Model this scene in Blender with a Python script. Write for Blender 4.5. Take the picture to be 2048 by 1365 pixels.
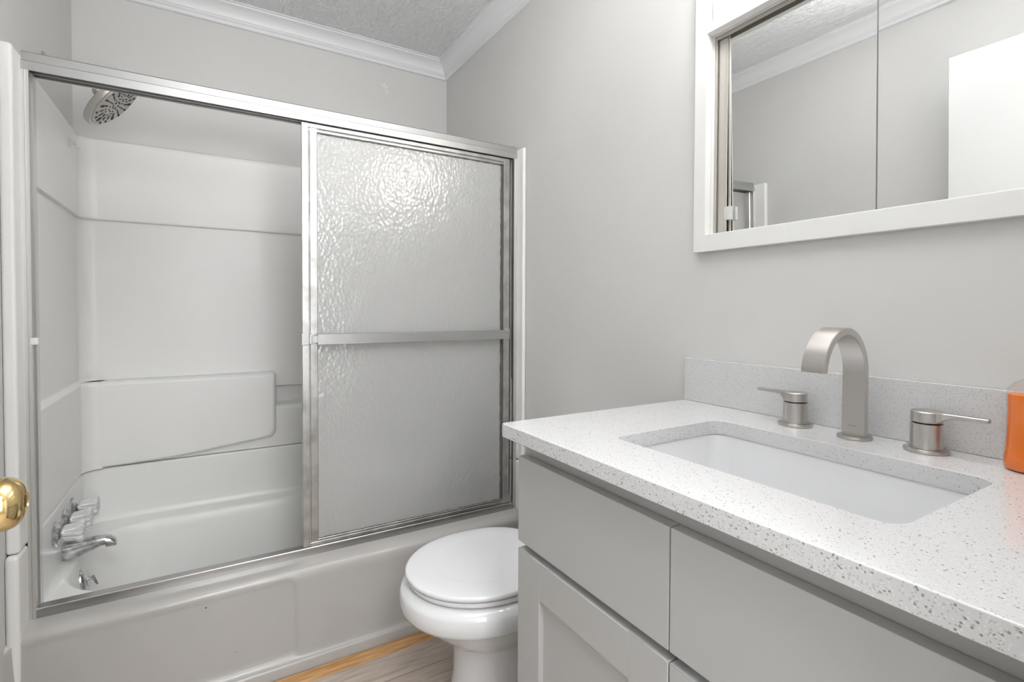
import bpy, bmesh, math, random
from mathutils import Vector, Matrix
PI = math.pi
S = bpy.context.scene
COL = S.collection
for o in list(bpy.data.objects): bpy.data.objects.remove(o)

# ------------------------------------------------------------------ camera
YAW, PITCH, ROLL = map(math.radians, (30.9708, 1.1704, 0.2163))
cd = bpy.data.cameras.new('camera'); cam = bpy.data.objects.new('camera', cd); COL.objects.link(cam)
cd.sensor_fit = 'HORIZONTAL'; cd.sensor_width = 36.0
cd.lens = 1015.4844 / 2048 * 36.0
cd.shift_y = -42.2662 / 2048
cd.clip_start = 0.02
d = Vector((math.sin(YAW)*math.cos(PITCH), math.cos(YAW)*math.cos(PITCH), -math.sin(PITCH)))
rt = Vector((math.cos(YAW), -math.sin(YAW), 0)); up = rt.cross(d)
rt, up = math.cos(ROLL)*rt + math.sin(ROLL)*up, -math.sin(ROLL)*rt + math.cos(ROLL)*up
cam.matrix_world = Matrix(((rt.x, up.x, -d.x, 0), (rt.y, up.y, -d.y, 0), (rt.z, up.z, -d.z, 1.0888), (0, 0, 0, 1)))
S.camera = cam

# ------------------------------------------------------------------ world, light, exposure
w = bpy.data.worlds.new('world'); S.world = w; w.use_nodes = True
w.node_tree.nodes['Background'].inputs[0].default_value = (0.9, 0.95, 1, 1)
w.node_tree.nodes['Background'].inputs[1].default_value = 0.3
S.view_settings.view_transform = 'Standard'
S.view_settings.look = 'None'
S.view_settings.gamma = 1.0
S.view_settings.exposure = 0.18

def area(name, loc, size, power, rot=(0, 0, 0), color=(1, 1, 1), sy=None):
    l = bpy.data.lights.new(name, 'AREA'); l.energy = power; l.color = color
    l.shape = 'RECTANGLE'; l.size = size; l.size_y = sy or size
    o = bpy.data.objects.new(name, l); o.location = loc; o.rotation_euler = rot; COL.objects.link(o); return o
area('added_hallway_top_fill', (0.15, -0.75, 2.22), 0.5, 21, color=(0.97, 0.985, 1.0))  # added unseen fill overhead in the hallway, no fixture modelled
area('added_hallway_front_fill', (0.13, -1.25, 1.35), 1.0, 17, rot=(math.radians(90), 0, 0), color=(0.96, 0.98, 1.0), sy=1.7)  # added fill light behind the camera; the hallway wall has no window
BULB_EMIT = 19.0
f2_ = bpy.data.lights.new('added_far_ceiling_fill', 'SPOT'); f2_.energy = 36; f2_.spot_size = math.radians(95); f2_.spot_blend = 1.0; f2_.shadow_soft_size = 0.12  # added unseen fill, aimed forward and up to lift the far ceiling
f2_o = bpy.data.objects.new('added_far_ceiling_fill', f2_); f2_o.location = (0.34, 0.26, 1.50); COL.objects.link(f2_o)
f2_o.rotation_euler = Vector((0.0, 0.80, 0.60)).to_track_quat('-Z', 'Y').to_euler()
fl_ = bpy.data.lights.new('added_ceiling_bounce_fill', 'SPOT'); fl_.energy = 165; fl_.spot_size = math.radians(88); fl_.spot_blend = 0.8; fl_.shadow_soft_size = 0.12  # added unseen fill, bounced off the ceiling to even out the room
fl_o = bpy.data.objects.new('added_ceiling_bounce_fill', fl_); fl_o.location = (0.38, 0.26, 1.55); COL.objects.link(fl_o)
fl_o.rotation_euler = Vector((0.0, 0.28, 0.95)).to_track_quat('-Z', 'Y').to_euler()

# ------------------------------------------------------------------ materials
def mat(name, color, rough=0.5, metal=0.0, trans=0.0, ior=1.45, coat=0.0, emit=None, spec=0.5):
    m = bpy.data.materials.new(name); m.use_nodes = True
    b = m.node_tree.nodes['Principled BSDF']
    b.inputs['Base Color'].default_value = (*color, 1)
    b.inputs['Roughness'].default_value = rough
    b.inputs['Metallic'].default_value = metal
    b.inputs['Transmission Weight'].default_value = trans
    b.inputs['IOR'].default_value = ior
    b.inputs['Coat Weight'].default_value = coat
    b.inputs['Specular IOR Level'].default_value = spec
    if emit:
        b.inputs['Emission Color'].default_value = (*emit[0], 1)
        b.inputs['Emission Strength'].default_value = emit[1]
    return m
def nn(m, t, **kw):
    n = m.node_tree.nodes.new(t)
    for k, v in kw.items():
        if k in n.inputs: n.inputs[k].default_value = v
        else: setattr(n, k, v)
    return n
def link(m, a, ao, b, bi): m.node_tree.links.new(a.outputs[ao], b.inputs[bi])
def coords(m, scale=(1, 1, 1)):
    g = nn(m, 'ShaderNodeNewGeometry'); mp = nn(m, 'ShaderNodeMapping'); mp.inputs['Scale'].default_value = scale
    link(m, g, 'Position', mp, 'Vector'); return mp
def ocoords(m, scale=(1, 1, 1)):
    g = nn(m, 'ShaderNodeTexCoord'); mp = nn(m, 'ShaderNodeMapping'); mp.inputs['Scale'].default_value = scale
    link(m, g, 'Object', mp, 'Vector'); return mp
def bump(m, scale=(1, 1, 1), nscale=50, strength=0.1, dist=0.002, detail=3, rough=0.5, dist_w=0.0):
    mp = coords(m, scale); n = nn(m, 'ShaderNodeTexNoise', Scale=nscale, Detail=detail, Roughness=rough, Distortion=dist_w)
    b = nn(m, 'ShaderNodeBump', Strength=strength, Distance=dist)
    link(m, mp, 'Vector', n, 'Vector'); link(m, n, 'Fac', b, 'Height')
    link(m, b, 'Normal', m.node_tree.nodes['Principled BSDF'], 'Normal'); return b
def tint(m, c1, c2, scale=(1, 1, 1), nscale=3, lo=0.35, hi=0.65, detail=4):
    mp = coords(m, scale); n = nn(m, 'ShaderNodeTexNoise', Scale=nscale, Detail=detail)
    r = nn(m, 'ShaderNodeValToRGB'); r.color_ramp.elements[0].position = lo; r.color_ramp.elements[1].position = hi
    r.color_ramp.elements[0].color = (*c1, 1); r.color_ramp.elements[1].color = (*c2, 1)
    link(m, mp, 'Vector', n, 'Vector'); link(m, n, 'Fac', r, 'Fac'); link(m, r, 'Color', m.node_tree.nodes['Principled BSDF'], 'Base Color')
    return r

WALL = mat('grey_wall_paint', (0.60, 0.59, 0.565), 0.55)
tint(WALL, (0.665, 0.66, 0.645), (0.685, 0.68, 0.665), nscale=2.5); bump(WALL, nscale=160, strength=0.03, dist=0.0008)
CEIL = mat('textured_ceiling_paint', (0.88, 0.885, 0.895), 0.5)
bump(CEIL, scale=(1.0, 0.5, 1), nscale=55, strength=1.0, dist=0.012, detail=5, rough=0.62, dist_w=1.8)
TRIMW = mat('white_trim_paint', (0.80, 0.805, 0.82), 0.4)
FRAMEW = mat('white_frame_paint', (0.80, 0.80, 0.785), 0.35); bump(FRAMEW, nscale=60, strength=0.05, dist=0.001)
FIBRE = mat('white_fibreglass', (0.78, 0.775, 0.75), 0.34, coat=0.08)
tint(FIBRE, (0.83, 0.825, 0.80), (0.86, 0.855, 0.84), nscale=1.7); bump(FIBRE, nscale=6, strength=0.08, dist=0.004, detail=1)
APRON = mat('shaded_white_fibreglass', (0.70, 0.685, 0.66), 0.22, coat=0.25)
PORC = mat('white_porcelain', (0.80, 0.805, 0.815), 0.06, coat=0.5)
SEATW = mat('white_seat_plastic', (0.83, 0.835, 0.845), 0.10, coat=0.3)
CAB = mat('light_grey_cabinet_paint', (0.48, 0.48, 0.472), 0.38); bump(CAB, nscale=20, strength=0.02, dist=0.001)
DARKIN = mat('cabinet_interior', (0.25, 0.24, 0.23), 0.7)
ALU = mat('polished_aluminium', (0.50, 0.50, 0.495), 0.36, metal=1.0)
bump(ALU, scale=(0.4, 1, 6), nscale=60, strength=0.03, dist=0.0004)
ALUD = mat('weathered_aluminium', (0.62, 0.61, 0.60), 0.30, metal=1.0)
tint(ALUD, (0.42, 0.41, 0.395), (0.60, 0.60, 0.59), nscale=22, lo=0.3, hi=0.6); bump(ALUD, nscale=90, strength=0.12, dist=0.0006)
ALUS = mat('satin_aluminium', (0.46, 0.455, 0.445), 0.25, metal=1.0); bump(ALUS, scale=(0.3, 1, 6), nscale=60, strength=0.04, dist=0.0004)
ALUJ = mat('light_anodised_aluminium', (0.72, 0.715, 0.70), 0.38, metal=1.0); bump(ALUJ, nscale=90, strength=0.1, dist=0.0005)
SHADE_PLUG = mat('edge_shade_and_plug_grey', (0.11, 0.105, 0.095), 0.8)  # dark grey painting shade behind the pane's edge; also colours the plug
CHROME = mat('chrome', (0.62, 0.62, 0.63), 0.2, metal=1.0)
tint(CHROME, (0.42, 0.42, 0.42), (0.72, 0.72, 0.73), nscale=70, lo=0.35, hi=0.55)
NICKEL = mat('brushed_nickel', (0.56, 0.535, 0.51), 0.30, metal=1.0)
bump(NICKEL, scale=(1, 1, 12), nscale=90, strength=0.05, dist=0.0003)
HEADM = mat('satin_nickel_shower', (0.55, 0.53, 0.50), 0.35, metal=0.85)
HEADF = mat('shower_face_plastic', (0.52, 0.50, 0.475), 0.4, metal=0.4)
RUBBER = mat('dark_rubber', (0.03, 0.028, 0.025), 0.6)
BRASS = mat('polished_brass', (0.86, 0.62, 0.26), 0.10, metal=1.0)
tint(BRASS, (0.70, 0.50, 0.22), (0.92, 0.72, 0.36), nscale=30)
BRASSD = mat('dark_brass', (0.30, 0.20, 0.09), 0.3, metal=1.0)
ACRYL = mat('clear_acrylic', (0.97, 0.97, 0.96), 0.12, trans=0.5, ior=1.38)
WHITEP = mat('white_plastic', (0.82, 0.82, 0.80), 0.3)
MIRROR = mat('mirror_silver', (0.90, 0.905, 0.90), 0.005, metal=1.0)
EDGEM = mat('mirror_edge_strip', (0.74, 0.73, 0.66), 0.3, metal=0.3)
TRACKM = mat('cabinet_track_metal', (0.55, 0.53, 0.49), 0.35, metal=0.7)
DARKM = mat('dark_glass_edge', (0.16, 0.16, 0.15), 0.4)
LAMPP = mat('white_lamp_plate', (0.86, 0.86, 0.85), 0.15, coat=0.4)
BULB = mat('lit_bulb', (1, 1, 1), 0.2, emit=((1.0, 0.975, 0.935), BULB_EMIT))
WOODSTRIP = mat('raw_pine_strip', (0.55, 0.30, 0.12), 0.5)
tint(WOODSTRIP, (0.42, 0.21, 0.08), (0.66, 0.40, 0.18), scale=(1.5, 18, 18), nscale=6)
DOORW = mat('white_door_paint', (0.68, 0.68, 0.675), 0.4)
def thin_clear(name, f=0.12, tintc=(0.97, 0.96, 0.95), rough=0.08):
    m = bpy.data.materials.new(name); m.use_nodes = True; nt = m.node_tree
    nt.nodes.remove(nt.nodes['Principled BSDF']); t = nn(m, 'ShaderNodeBsdfTransparent'); t.inputs['Color'].default_value = (*tintc, 1)
    g = nn(m, 'ShaderNodeBsdfGlossy', Roughness=rough); lw = nn(m, 'ShaderNodeLayerWeight', Blend=0.35)
    mr = nn(m, 'ShaderNodeMath', operation='MULTIPLY_ADD'); link(m, lw, 'Facing', mr, 0); mr.inputs[1].default_value = 0.22; mr.inputs[2].default_value = f*0.5
    mx = nn(m, 'ShaderNodeMixShader'); link(m, mr, 0, mx, 0); link(m, t, 0, mx, 1); link(m, g, 0, mx, 2); link(m, mx, 0, nt.nodes['Material Output'], 'Surface'); return m
PLASTB = thin_clear('soap_bottle_plastic')
ORANGE = mat('orange_soap', (0.95, 0.22, 0.006), 0.3, spec=0.15)
GLUE = mat('clear_glue_residue', (0.80, 0.80, 0.79), 0.12, coat=0.8)
DIRT = mat('brown_spot', (0.22, 0.15, 0.09), 0.8)

# quartz
QZ = mat('speckled_quartz', (0.78, 0.78, 0.785), 0.12, coat=0.2)
def quartz(m):
    b = m.node_tree.nodes['Principled BSDF']
    mp = coords(m); base = (0.665, 0.665, 0.67, 1)
    prev = None
    for sc, thr, colr in ((430, 0.26, (0.50, 0.495, 0.48, 1)), (290, 0.20, (0.30, 0.29, 0.27, 1)), (380, 0.2, (0.76, 0.76, 0.76, 1))):
        v = nn(m, 'ShaderNodeTexVoronoi', Scale=sc); v.inputs['Randomness'].default_value = 1.0
        link(m, mp, 'Vector', v, 'Vector')
        sep = nn(m, 'ShaderNodeSeparateColor'); link(m, v, 'Color', sep, 'Color')
        lt = nn(m, 'ShaderNodeMath', operation='LESS_THAN'); lt.inputs[1].default_value = thr + 0.12
        link(m, v, 'Distance', lt, 0)
        pick = nn(m, 'ShaderNodeMath', operation='LESS_THAN'); pick.inputs[1].default_value = 0.22 if sc != 290 else 0.10
        link(m, sep, 'Red', pick, 0)
        mul = nn(m, 'ShaderNodeMath', operation='MULTIPLY'); link(m, lt, 0, mul, 0); link(m, pick, 0, mul, 1)
        mx = nn(m, 'ShaderNodeMix', data_type='RGBA')
        m.node_tree.links.new(mul.outputs[0], mx.inputs[0])
        if prev is None: mx.inputs[6].default_value = base
        else: m.node_tree.links.new(prev.outputs[2], mx.inputs[6])
        mx.inputs[7].default_value = colr; prev = mx
    m.node_tree.links.new(prev.outputs[2], b.inputs['Base Color'])
quartz(QZ)

# floor planks running along X
FLOOR = mat('grey_brown_vinyl_planks', (0.40, 0.34, 0.29), 0.4)
def planks(m):
    b = m.node_tree.nodes['Principled BSDF']; mp = coords(m)
    br = nn(m, 'ShaderNodeTexBrick', Scale=1.0); br.inputs['Brick Width'].default_value = 1.2; br.inputs['Row Height'].default_value = 0.18
    br.inputs['Mortar Size'].default_value = 0.0012; br.inputs['Color1'].default_value = (0.56, 0.49, 0.43, 1); br.inputs['Color2'].default_value = (0.50, 0.43, 0.375, 1)
    br.inputs['Mortar'].default_value = (0.16, 0.13, 0.11, 1); br.offset = 0.37
    link(m, mp, 'Vector', br, 'Vector')
    mp2 = coords(m, (2.2, 26, 1)); n = nn(m, 'ShaderNodeTexNoise', Scale=3, Detail=6, Distortion=0.6); link(m, mp2, 'Vector', n, 'Vector')
    r = nn(m, 'ShaderNodeValToRGB'); r.color_ramp.elements[0].position = 0.3; r.color_ramp.elements[1].position = 0.7
    r.color_ramp.elements[0].color = (0.72, 0.70, 0.68, 1); r.color_ramp.elements[1].color = (1.12, 1.1, 1.08, 1); link(m, n, 'Fac', r, 'Fac')
    mx = nn(m, 'ShaderNodeMix', data_type='RGBA', blend_type='MULTIPLY'); mx.inputs[0].default_value = 1
    m.node_tree.links.new(br.outputs['Color'], mx.inputs[6]); m.node_tree.links.new(r.outputs['Color'], mx.inputs[7])
    m.node_tree.links.new(mx.outputs[2], b.inputs['Base Color'])
planks(FLOOR)

# apron: shade put into a darker white, plus faint stains
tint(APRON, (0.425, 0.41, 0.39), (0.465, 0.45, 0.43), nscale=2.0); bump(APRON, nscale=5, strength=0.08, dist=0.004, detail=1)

# obscure glass
def obscure():
    m = bpy.data.materials.new('obscure_pebbled_glass'); m.use_nodes = True; nt = m.node_tree
    nt.nodes.remove(nt.nodes['Principled BSDF']); out = nt.nodes['Material Output']
    mp = ocoords(m, (1, 1, 0.75)); n = nn(m, 'ShaderNodeTexVoronoi', Scale=100, feature='SMOOTH_F1'); n.inputs['Smoothness'].default_value = 0.6
    wn = nn(m, 'ShaderNodeTexNoise', Scale=30, Detail=2)
    link(m, mp, 'Vector', n, 'Vector'); link(m, mp, 'Vector', wn, 'Vector')
    ad = nn(m, 'ShaderNodeMath', operation='ADD'); link(m, n, 'Distance', ad, 0); link(m, wn, 'Fac', ad, 1)
    bp = nn(m, 'ShaderNodeBump', Strength=0.55, Distance=0.0022); link(m, ad, 0, bp, 'Height')
    rf = nn(m, 'ShaderNodeBsdfRefraction', Roughness=0.42, IOR=1.06); rf.inputs['Color'].default_value = (1, 1, 1, 1)
    tl = nn(m, 'ShaderNodeBsdfTranslucent'); tl.inputs['Color'].default_value = (1.0, 1.0, 0.99, 1)
    df = nn(m, 'ShaderNodeBsdfDiffuse'); df.inputs['Color'].default_value = (0.86, 0.86, 0.845, 1)
    gl = nn(m, 'ShaderNodeBsdfGlossy', Roughness=0.18); gl.inputs['Color'].default_value = (1, 1, 1, 1)
    for b in (rf, tl, df, gl): link(m, bp, 'Normal', b, 'Normal')
    m1 = nn(m, 'ShaderNodeMixShader'); m1.inputs[0].default_value = 0.6; link(m, tl, 0, m1, 1); link(m, df, 0, m1, 2)
    m2 = nn(m, 'ShaderNodeMixShader'); m2.inputs[0].default_value = 0.6; link(m, rf, 0, m2, 1); link(m, m1, 0, m2, 2)
    fr = nn(m, 'ShaderNodeFresnel', IOR=1.9); link(m, bp, 'Normal', fr, 'Normal')
    m3 = nn(m, 'ShaderNodeMixShader'); link(m, fr, 0, m3, 0); link(m, m2, 0, m3, 1); link(m, gl, 0, m3, 2)
    link(m, m3, 0, out, 'Surface'); return m
OBSC = obscure()

# ------------------------------------------------------------------ mesh helpers
def finish(name, bm, m, parent=None, smooth=40, loc=None):
    bmesh.ops.recalc_face_normals(bm, faces=bm.faces)
    me = bpy.data.meshes.new(name); bm.to_mesh(me); bm.free()
    if smooth:
        for p in me.polygons: p.use_smooth = True
        me.set_sharp_from_angle(angle=math.radians(smooth))
    for mm in (m if isinstance(m, (list, tuple)) else [m]): me.materials.append(mm)
    o = bpy.data.objects.new(name, me); COL.objects.link(o)
    if smooth:
        wn = o.modifiers.new('weighted_normals', 'WEIGHTED_NORMAL'); wn.keep_sharp = True; wn.weight = 80
    if parent:
        o.parent = parent; o.matrix_parent_inverse = Matrix.Identity(4)
        o.location = -Vector(parent['_o']) if '_o' in parent else (0, 0, 0)
    return o
def bx(bm, x0, x1, y0, y1, z0, z1, bev=0.0, seg=2, M=None):
    r = bmesh.ops.create_cube(bm, size=1.0)['verts']
    for v in r:
        v.co = Vector(((x0+x1)/2 + v.co.x*(x1-x0), (y0+y1)/2 + v.co.y*(y1-y0), (z0+z1)/2 + v.co.z*(z1-z0)))
    if bev > 0:
        es = list({e for v in r for e in v.link_edges})
        g = bmesh.ops.bevel(bm, geom=es, offset=bev, segments=seg, affect='EDGES', profile=0.5)
        r = list({v for f in g['faces'] for v in f.verts} | {v for v in r if v.is_valid})
    if M is not None:
        for v in r: v.co = M @ v.co
    return r
def box(name, m, parent, *a, **k):
    bm = bmesh.new(); bx(bm, *a, **k); return finish(name, bm, m, parent)
def loft(bm, loops, cap0=True, cap1=True, closed=True):
    vs = [[bm.verts.new(p) for p in L] for L in loops]; n = len(vs[0])
    for a, b in zip(vs, vs[1:]):
        for i in range(n if closed else n-1):
            j = (i+1) % n; bm.faces.new((a[i], a[j], b[j], b[i]))
    if cap0 and closed: bm.faces.new(vs[0][::-1])
    if cap1 and closed: bm.faces.new(vs[-1])
    return vs
def rrect(x0, x1, y0, y1, r, z=0.0, n=8):
    pts = []
    for cx, cy, a0 in ((x1-r, y1-r, 0), (x0+r, y1-r, 90), (x0+r, y0+r, 180), (x1-r, y0+r, 270)):
        for k in range(n+1):
            a = math.radians(a0 + 90*k/n); pts.append((cx + r*math.cos(a), cy + r*math.sin(a), z))
    return pts
def lathe(bm, prof, origin=(0, 0, 0), axis=(0, 0, 1), n=40, rf=None):
    """prof: (radius, height along axis); rf(angle, r, h) -> radius"""
    ax = Vector(axis).normalized(); q = Vector((0, 0, 1)).rotation_difference(ax); o = Vector(origin)
    loops = []
    for r, h in prof:
        L = []
        for i in range(n):
            a = 2*PI*i/n; rr = rf(a, r, h) if rf else r
            L.append(o + q @ Vector((rr*math.cos(a), rr*math.sin(a), h)))
        loops.append(L)
    return loft(bm, loops, prof[0][0] > 1e-5 or True, True)
def tube(bm, pts, r, n=14, closed_ends=True):
    pts = [Vector(p) for p in pts]; loops = []; prev = None
    rs = r if isinstance(r, (list, tuple)) else [r]*len(pts)
    t0 = (pts[1]-pts[0]).normalized(); nrm = t0.orthogonal().normalized()
    for i, p in enumerate(pts):
        t = (pts[min(i+1, len(pts)-1)] - pts[max(i-1, 0)]).normalized()
        nrm = (nrm - t*nrm.dot(t)).normalized(); b = t.cross(nrm)
        loops.append([p + rs[i]*(math.cos(2*PI*k/n)*nrm + math.sin(2*PI*k/n)*b) for k in range(n)])
    loft(bm, loops)
def prism(bm, pts, axis, a, b):
    """polygon pts (2-D) extruded along axis ('x','y','z') from a to b"""
    f = {'x': lambda p, t: (t, p[0], p[1]), 'y': lambda p, t: (p[0], t, p[1]), 'z': lambda p, t: (p[0], p[1], t)}[axis]
    loft(bm, [[f(p, a) for p in pts], [f(p, b) for p in pts]])
def empty(name, loc, label=None, cat=None, group=None, kind=None):
    o = bpy.data.objects.new(name, None); o.location = loc; o['_o'] = list(loc); o.empty_display_size = 0.05; COL.objects.link(o)
    tag(o, label, cat, group, kind); return o
def tag(o, label=None, cat=None, group=None, kind=None):
    if label: o['label'] = label
    if cat: o['category'] = cat
    if group: o['group'] = group
    if kind: o['kind'] = kind
    return o
def struct(name, bm, m, smooth=40): return tag(finish(name, bm, m, None, smooth), kind='structure')
def sub(o):   # sub-parts of a part: the part's own mesh sits at world coordinates offset by its root
    o['_o'] = (0, 0, 0); return o

# ------------------------------------------------------------------ dimensions
XL, XR, YB, YF = -0.413, 1.0527, 2.4095, 0.075
ZC = 2.3191
D = 1.69

# ------------------------------------------------------------------ room shell
bm = bmesh.new(); bx(bm, XL-0.1, XR+0.1, -1.4, YB+0.1, -0.05, 0); struct('floor', bm, FLOOR, 0)
bm = bmesh.new(); bx(bm, XL-0.1, XR+0.1, -1.4, YB+0.1, ZC, ZC+0.05); struct('ceiling', bm, CEIL, 0)
bm = bmesh.new(); bx(bm, XL-0.1, XL, -0.035, YB+0.1, 0, ZC); struct('wall_left', bm, WALL, 0)
bm = bmesh.new(); bx(bm, XL, XR, YB, YB+0.1, 0, ZC); struct('wall_back', bm, WALL, 0)
# right wall with the recess for the mirrored cabinet
RY0, RY1, RZ0, RZ1 = 0.125, 0.822, 1.262, 1.915
bm = bmesh.new()
bx(bm, XR, XR+0.12, RY1, YB+0.1, 0, ZC); bx(bm, XR, XR+0.12, -0.035, RY0, 0, ZC)
bx(bm, XR, XR+0.12, RY0, RY1, 0, RZ0); bx(bm, XR, XR+0.12, RY0, RY1, RZ1, ZC)
struct('wall_right', bm, WALL, 0)
# front wall with the doorway the photographer stands in
DX0, DX1, DZ = -0.262, 0.44, 1.985
bm = bmesh.new()
bx(bm, XL, DX0, YF-0.11, YF, 0, ZC); bx(bm, DX1, XR, YF-0.11, YF, 0, ZC); bx(bm, DX0, DX1, YF-0.11, YF, DZ, ZC)
struct('wall_front', bm, WALL, 0)
# hallway behind the doorway
bm = bmesh.new()
bx(bm, XL-0.1, XR+0.1, -1.4, -1.3, 0, ZC); struct('wall_hallway_back', bm, WALL, 0)
bm = bmesh.new(); bx(bm, XL-0.1, XL-0.05, -1.3, -0.035, 0, ZC); struct('wall_hallway_left', bm, WALL, 0)
bm = bmesh.new(); bx(bm, XR+0.05, XR+0.1, -1.3, -0.035, 0, ZC); struct('wall_hallway_right', bm, WALL, 0)

# crown moulding: profile (distance out from wall, z)
zc = ZC; zb = 2.2474
crown = [(0, zb), (0.010, zb), (0.013, zb+0.003), (0.014, zb+0.012), (0.017, zb+0.015), (0.021, zb+0.017), (0.022, zb+0.021), (0.0245, zb+0.0225)]
for k in range(7):
    a = k/6; crown.append((0.026 + 0.038*(a**1.55), zb + 0.024 + 0.036*(1-(1-a)**1.6)))
crown += [(0.066, zb+0.0615), (0.067, zb+0.066), (0.0753, zb+0.067), (0.0753, zc), (0, zc)]
def crown_run(name, wall):
    bm = bmesh.new(); A = []; B = []
    for dd, z in crown:
        z = min(z, zc-0.0003)
        if wall == 'back': A.append((XL+dd, YB-dd, z)); B.append((XR-dd, YB-dd, z))
        if wall == 'right': A.append((XR-dd, YB-dd, z)); B.append((XR-dd, YF+dd, z))
        if wall == 'left': A.append((XL+dd, YB-dd, z)); B.append((XL+dd, YF+dd, z))
        if wall == 'front': A.append((XL+dd, YF+dd, z)); B.append((XR-dd, YF+dd, z))
    loft(bm, [A, B]); return struct(name, bm, TRIMW, 30)
for i, wname in enumerate(('back', 'right', 'left', 'front')): crown_run('trim_%d' % (i+1), wname)

# ------------------------------------------------------------------ bathtub
tub = empty('bathtub', (0.32, 2.0, 0), 'white fibreglass bathtub with a panelled apron, built in along the back wall', 'bathtub')
def tub_z(x, y, z0):
    t = min(max((y-1.69)/0.07, 0), 1); return z0 + 0.018*t*t*(3-2*t)
bm = bmesh.new()
L = []
for (x0, x1, y0, y1, r, z) in ((0.0, 0.6, 1.95, 2.10, 0.05, 0.045), (-0.20, 0.80, 1.86, 2.17, 0.10, 0.05), (-0.27, 0.87, 1.815, 2.205, 0.13, 0.065),
                               (-0.312, 0.90, 1.79, 2.225, 0.15, 0.10), (-0.346, 0.96, 1.765, 2.253, 0.17, 0.26), (-0.350, 0.97, 1.757, 2.260, 0.175, 0.282),
                               (-0.355, 0.98, 1.750, 2.268, 0.18, 0.290), (-0.362, 0.99, 1.742, 2.278, 0.185, 0.2925)):
    L.append([(p[0], p[1], tub_z(p[0], p[1], p[2]) if z > 0.2 else p[2]) for p in rrect(x0, x1, y0, y1, r, z, 10)])
L.append([(p[0], p[1], tub_z(p[0], p[1], p[2])) for p in rrect(-0.375, 1.02, 1.70, 2.335, 0.05, 0.298, 10)])
loft(bm, L, True, False)
finish('basin', bm, FIBRE, tub, 60)
# upstand: U-shaped, from deck to the seam below the surround
def upath(ds, db, yfront=1.70, r=0.05, n=6):
    x0, x1, y1 = XL+ds, XR-ds, YB-db
    pts = [(x0, yfront), (x0, 2.0)]
    for k in range(n+1):
        a = math.radians(180 - 90*k/n); pts.append((x0+r+r*math.cos(a), y1-r+r*math.sin(a)))
    for k in range(n+1):
        a = math.radians(90 - 90*k/n); pts.append((x1-r+r*math.cos(a), y1-r+r*math.sin(a)))
    pts += [(x1, 2.0), (x1, yfront)]
    return pts
def usweep(bm, prof, **k):
    loops = [[(x, y, z) for x, y in upath(ds, db, **k)] for ds, db, z in prof]
    loft(bm, loops, closed=False)
bm = bmesh.new()
usweep(bm, [(0.052, 0.102, 0.310), (0.044, 0.088, 0.313), (0.038, 0.080, 0.320), (0.035, 0.076, 0.335), (0.033, 0.072, 0.498), (0.030, 0.069, 0.504), (0.022, 0.060, 0.506), (0.0, 0.0, 0.506)])
finish('upstand', bm, FIBRE, tub, 50)
# apron with two recessed panels
bm = bmesh.new()
prof = [(1.742, 0.300), (1.735, 0.3080), (1.69, 0.3085), (1.665, 0.3070), (1.650, 0.3045), (1.640, 0.300), (1.632, 0.293), (1.627, 0.284), (1.6245, 0.272)]
for k in range(1, 24):
    t = k/24; prof.append((1.6245 - 0.0125*t, 0.272 - 0.218*t))
prof += [(1.6115, 0.050), (1.608, 0.0455), (1.602, 0.0425), (1.5975, 0.0405), (1.5965, 0.037), (1.5955, 0.030), (1.5925, 0.0)]
NX = 220; x0, x1 = XL, XR
def sm(t): t = min(max(t, 0), 1); return t*t*(3-2*t)
def inset(x, z):
    R = 0.035; zt = 0.284
    def region(dx):   # dx: distance inside the panel's side edge
        dz = zt - z; 
        if dx <= 0 or dz <= 0: return 0
        if dx < R and dz < R: dd = R - math.hypot(R-dx, R-dz)
        else: dd = min(dx, dz)
        return sm(dd/0.007)
    m = max(region(0.2245 - x), region(x - 0.666))*1.15
    if z < 0.060: m *= sm((z-0.045)/0.015)
    return 0.0045*m
grid = []
for i in range(NX+1):
    x = x0 + (x1-x0)*i/NX; row = []
    fil = 0.022*sm(1-(x-x0)/0.035)**2 + 0.012*sm(1-(x1-x)/0.03)**2
    for y, z in prof:
        yy = y + (inset(x, z) if z < 0.29 else 0)
        yy -= fil*(sm((0.305-z)/0.03) if z < 0.305 else 0)
        row.append((x, yy, z))
    grid.append(row)
loft(bm, grid, closed=False)
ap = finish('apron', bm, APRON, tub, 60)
# flange columns either side of the apron, below the seam
for s, (a, b) in (('l', (XL, -0.387)), ('r', (1.036, XR))):
    bm = bmesh.new(); bx(bm, a, b, 1.618, 1.70, 0.0, 0.5002, 0.010, 4); finish('flange', bm, FIBRE, tub)
for x, y, z, r in ((-0.009, 1.6242, 0.2591, 0.0022), (0.064, 1.6165, 0.114, 0.0013)):
    bm = bmesh.new(); lathe(bm, [(0, 0.0004), (r*0.7, 0.0004), (r, -0.0006)], (x, y+0.0006, z), (0, -1, 0.05), 10); finish('rust_spot', bm, DIRT, tub)
bm = bmesh.new()
axo = Vector((1, 0, 0.20)).normalized()
OV = Vector((-0.3365, 2.03, 0.237))
lathe(bm, [(0.0, 0.012), (0.012, 0.012), (0.028, 0.009), (0.036, 0.005), (0.0385, 0.0), (0.0385, -0.006)], OV, axo, 36)
ovp = sub(finish('overflow_plate', bm, CHROME, tub)); tag(ovp, 'chrome overflow plate')
bm = bmesh.new(); tube(bm, [OV+axo*0.010, OV+axo*0.024], 0.004, 10); tube(bm, [OV+axo*0.022+Vector((0, 0, 0.006)), OV+axo*0.034+Vector((0, 0, -0.026))], [0.004, 0.003], 10)
o = finish('trip_lever', bm, CHROME, tub); o.location = (0, 0, 0); o.parent = ovp
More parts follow.
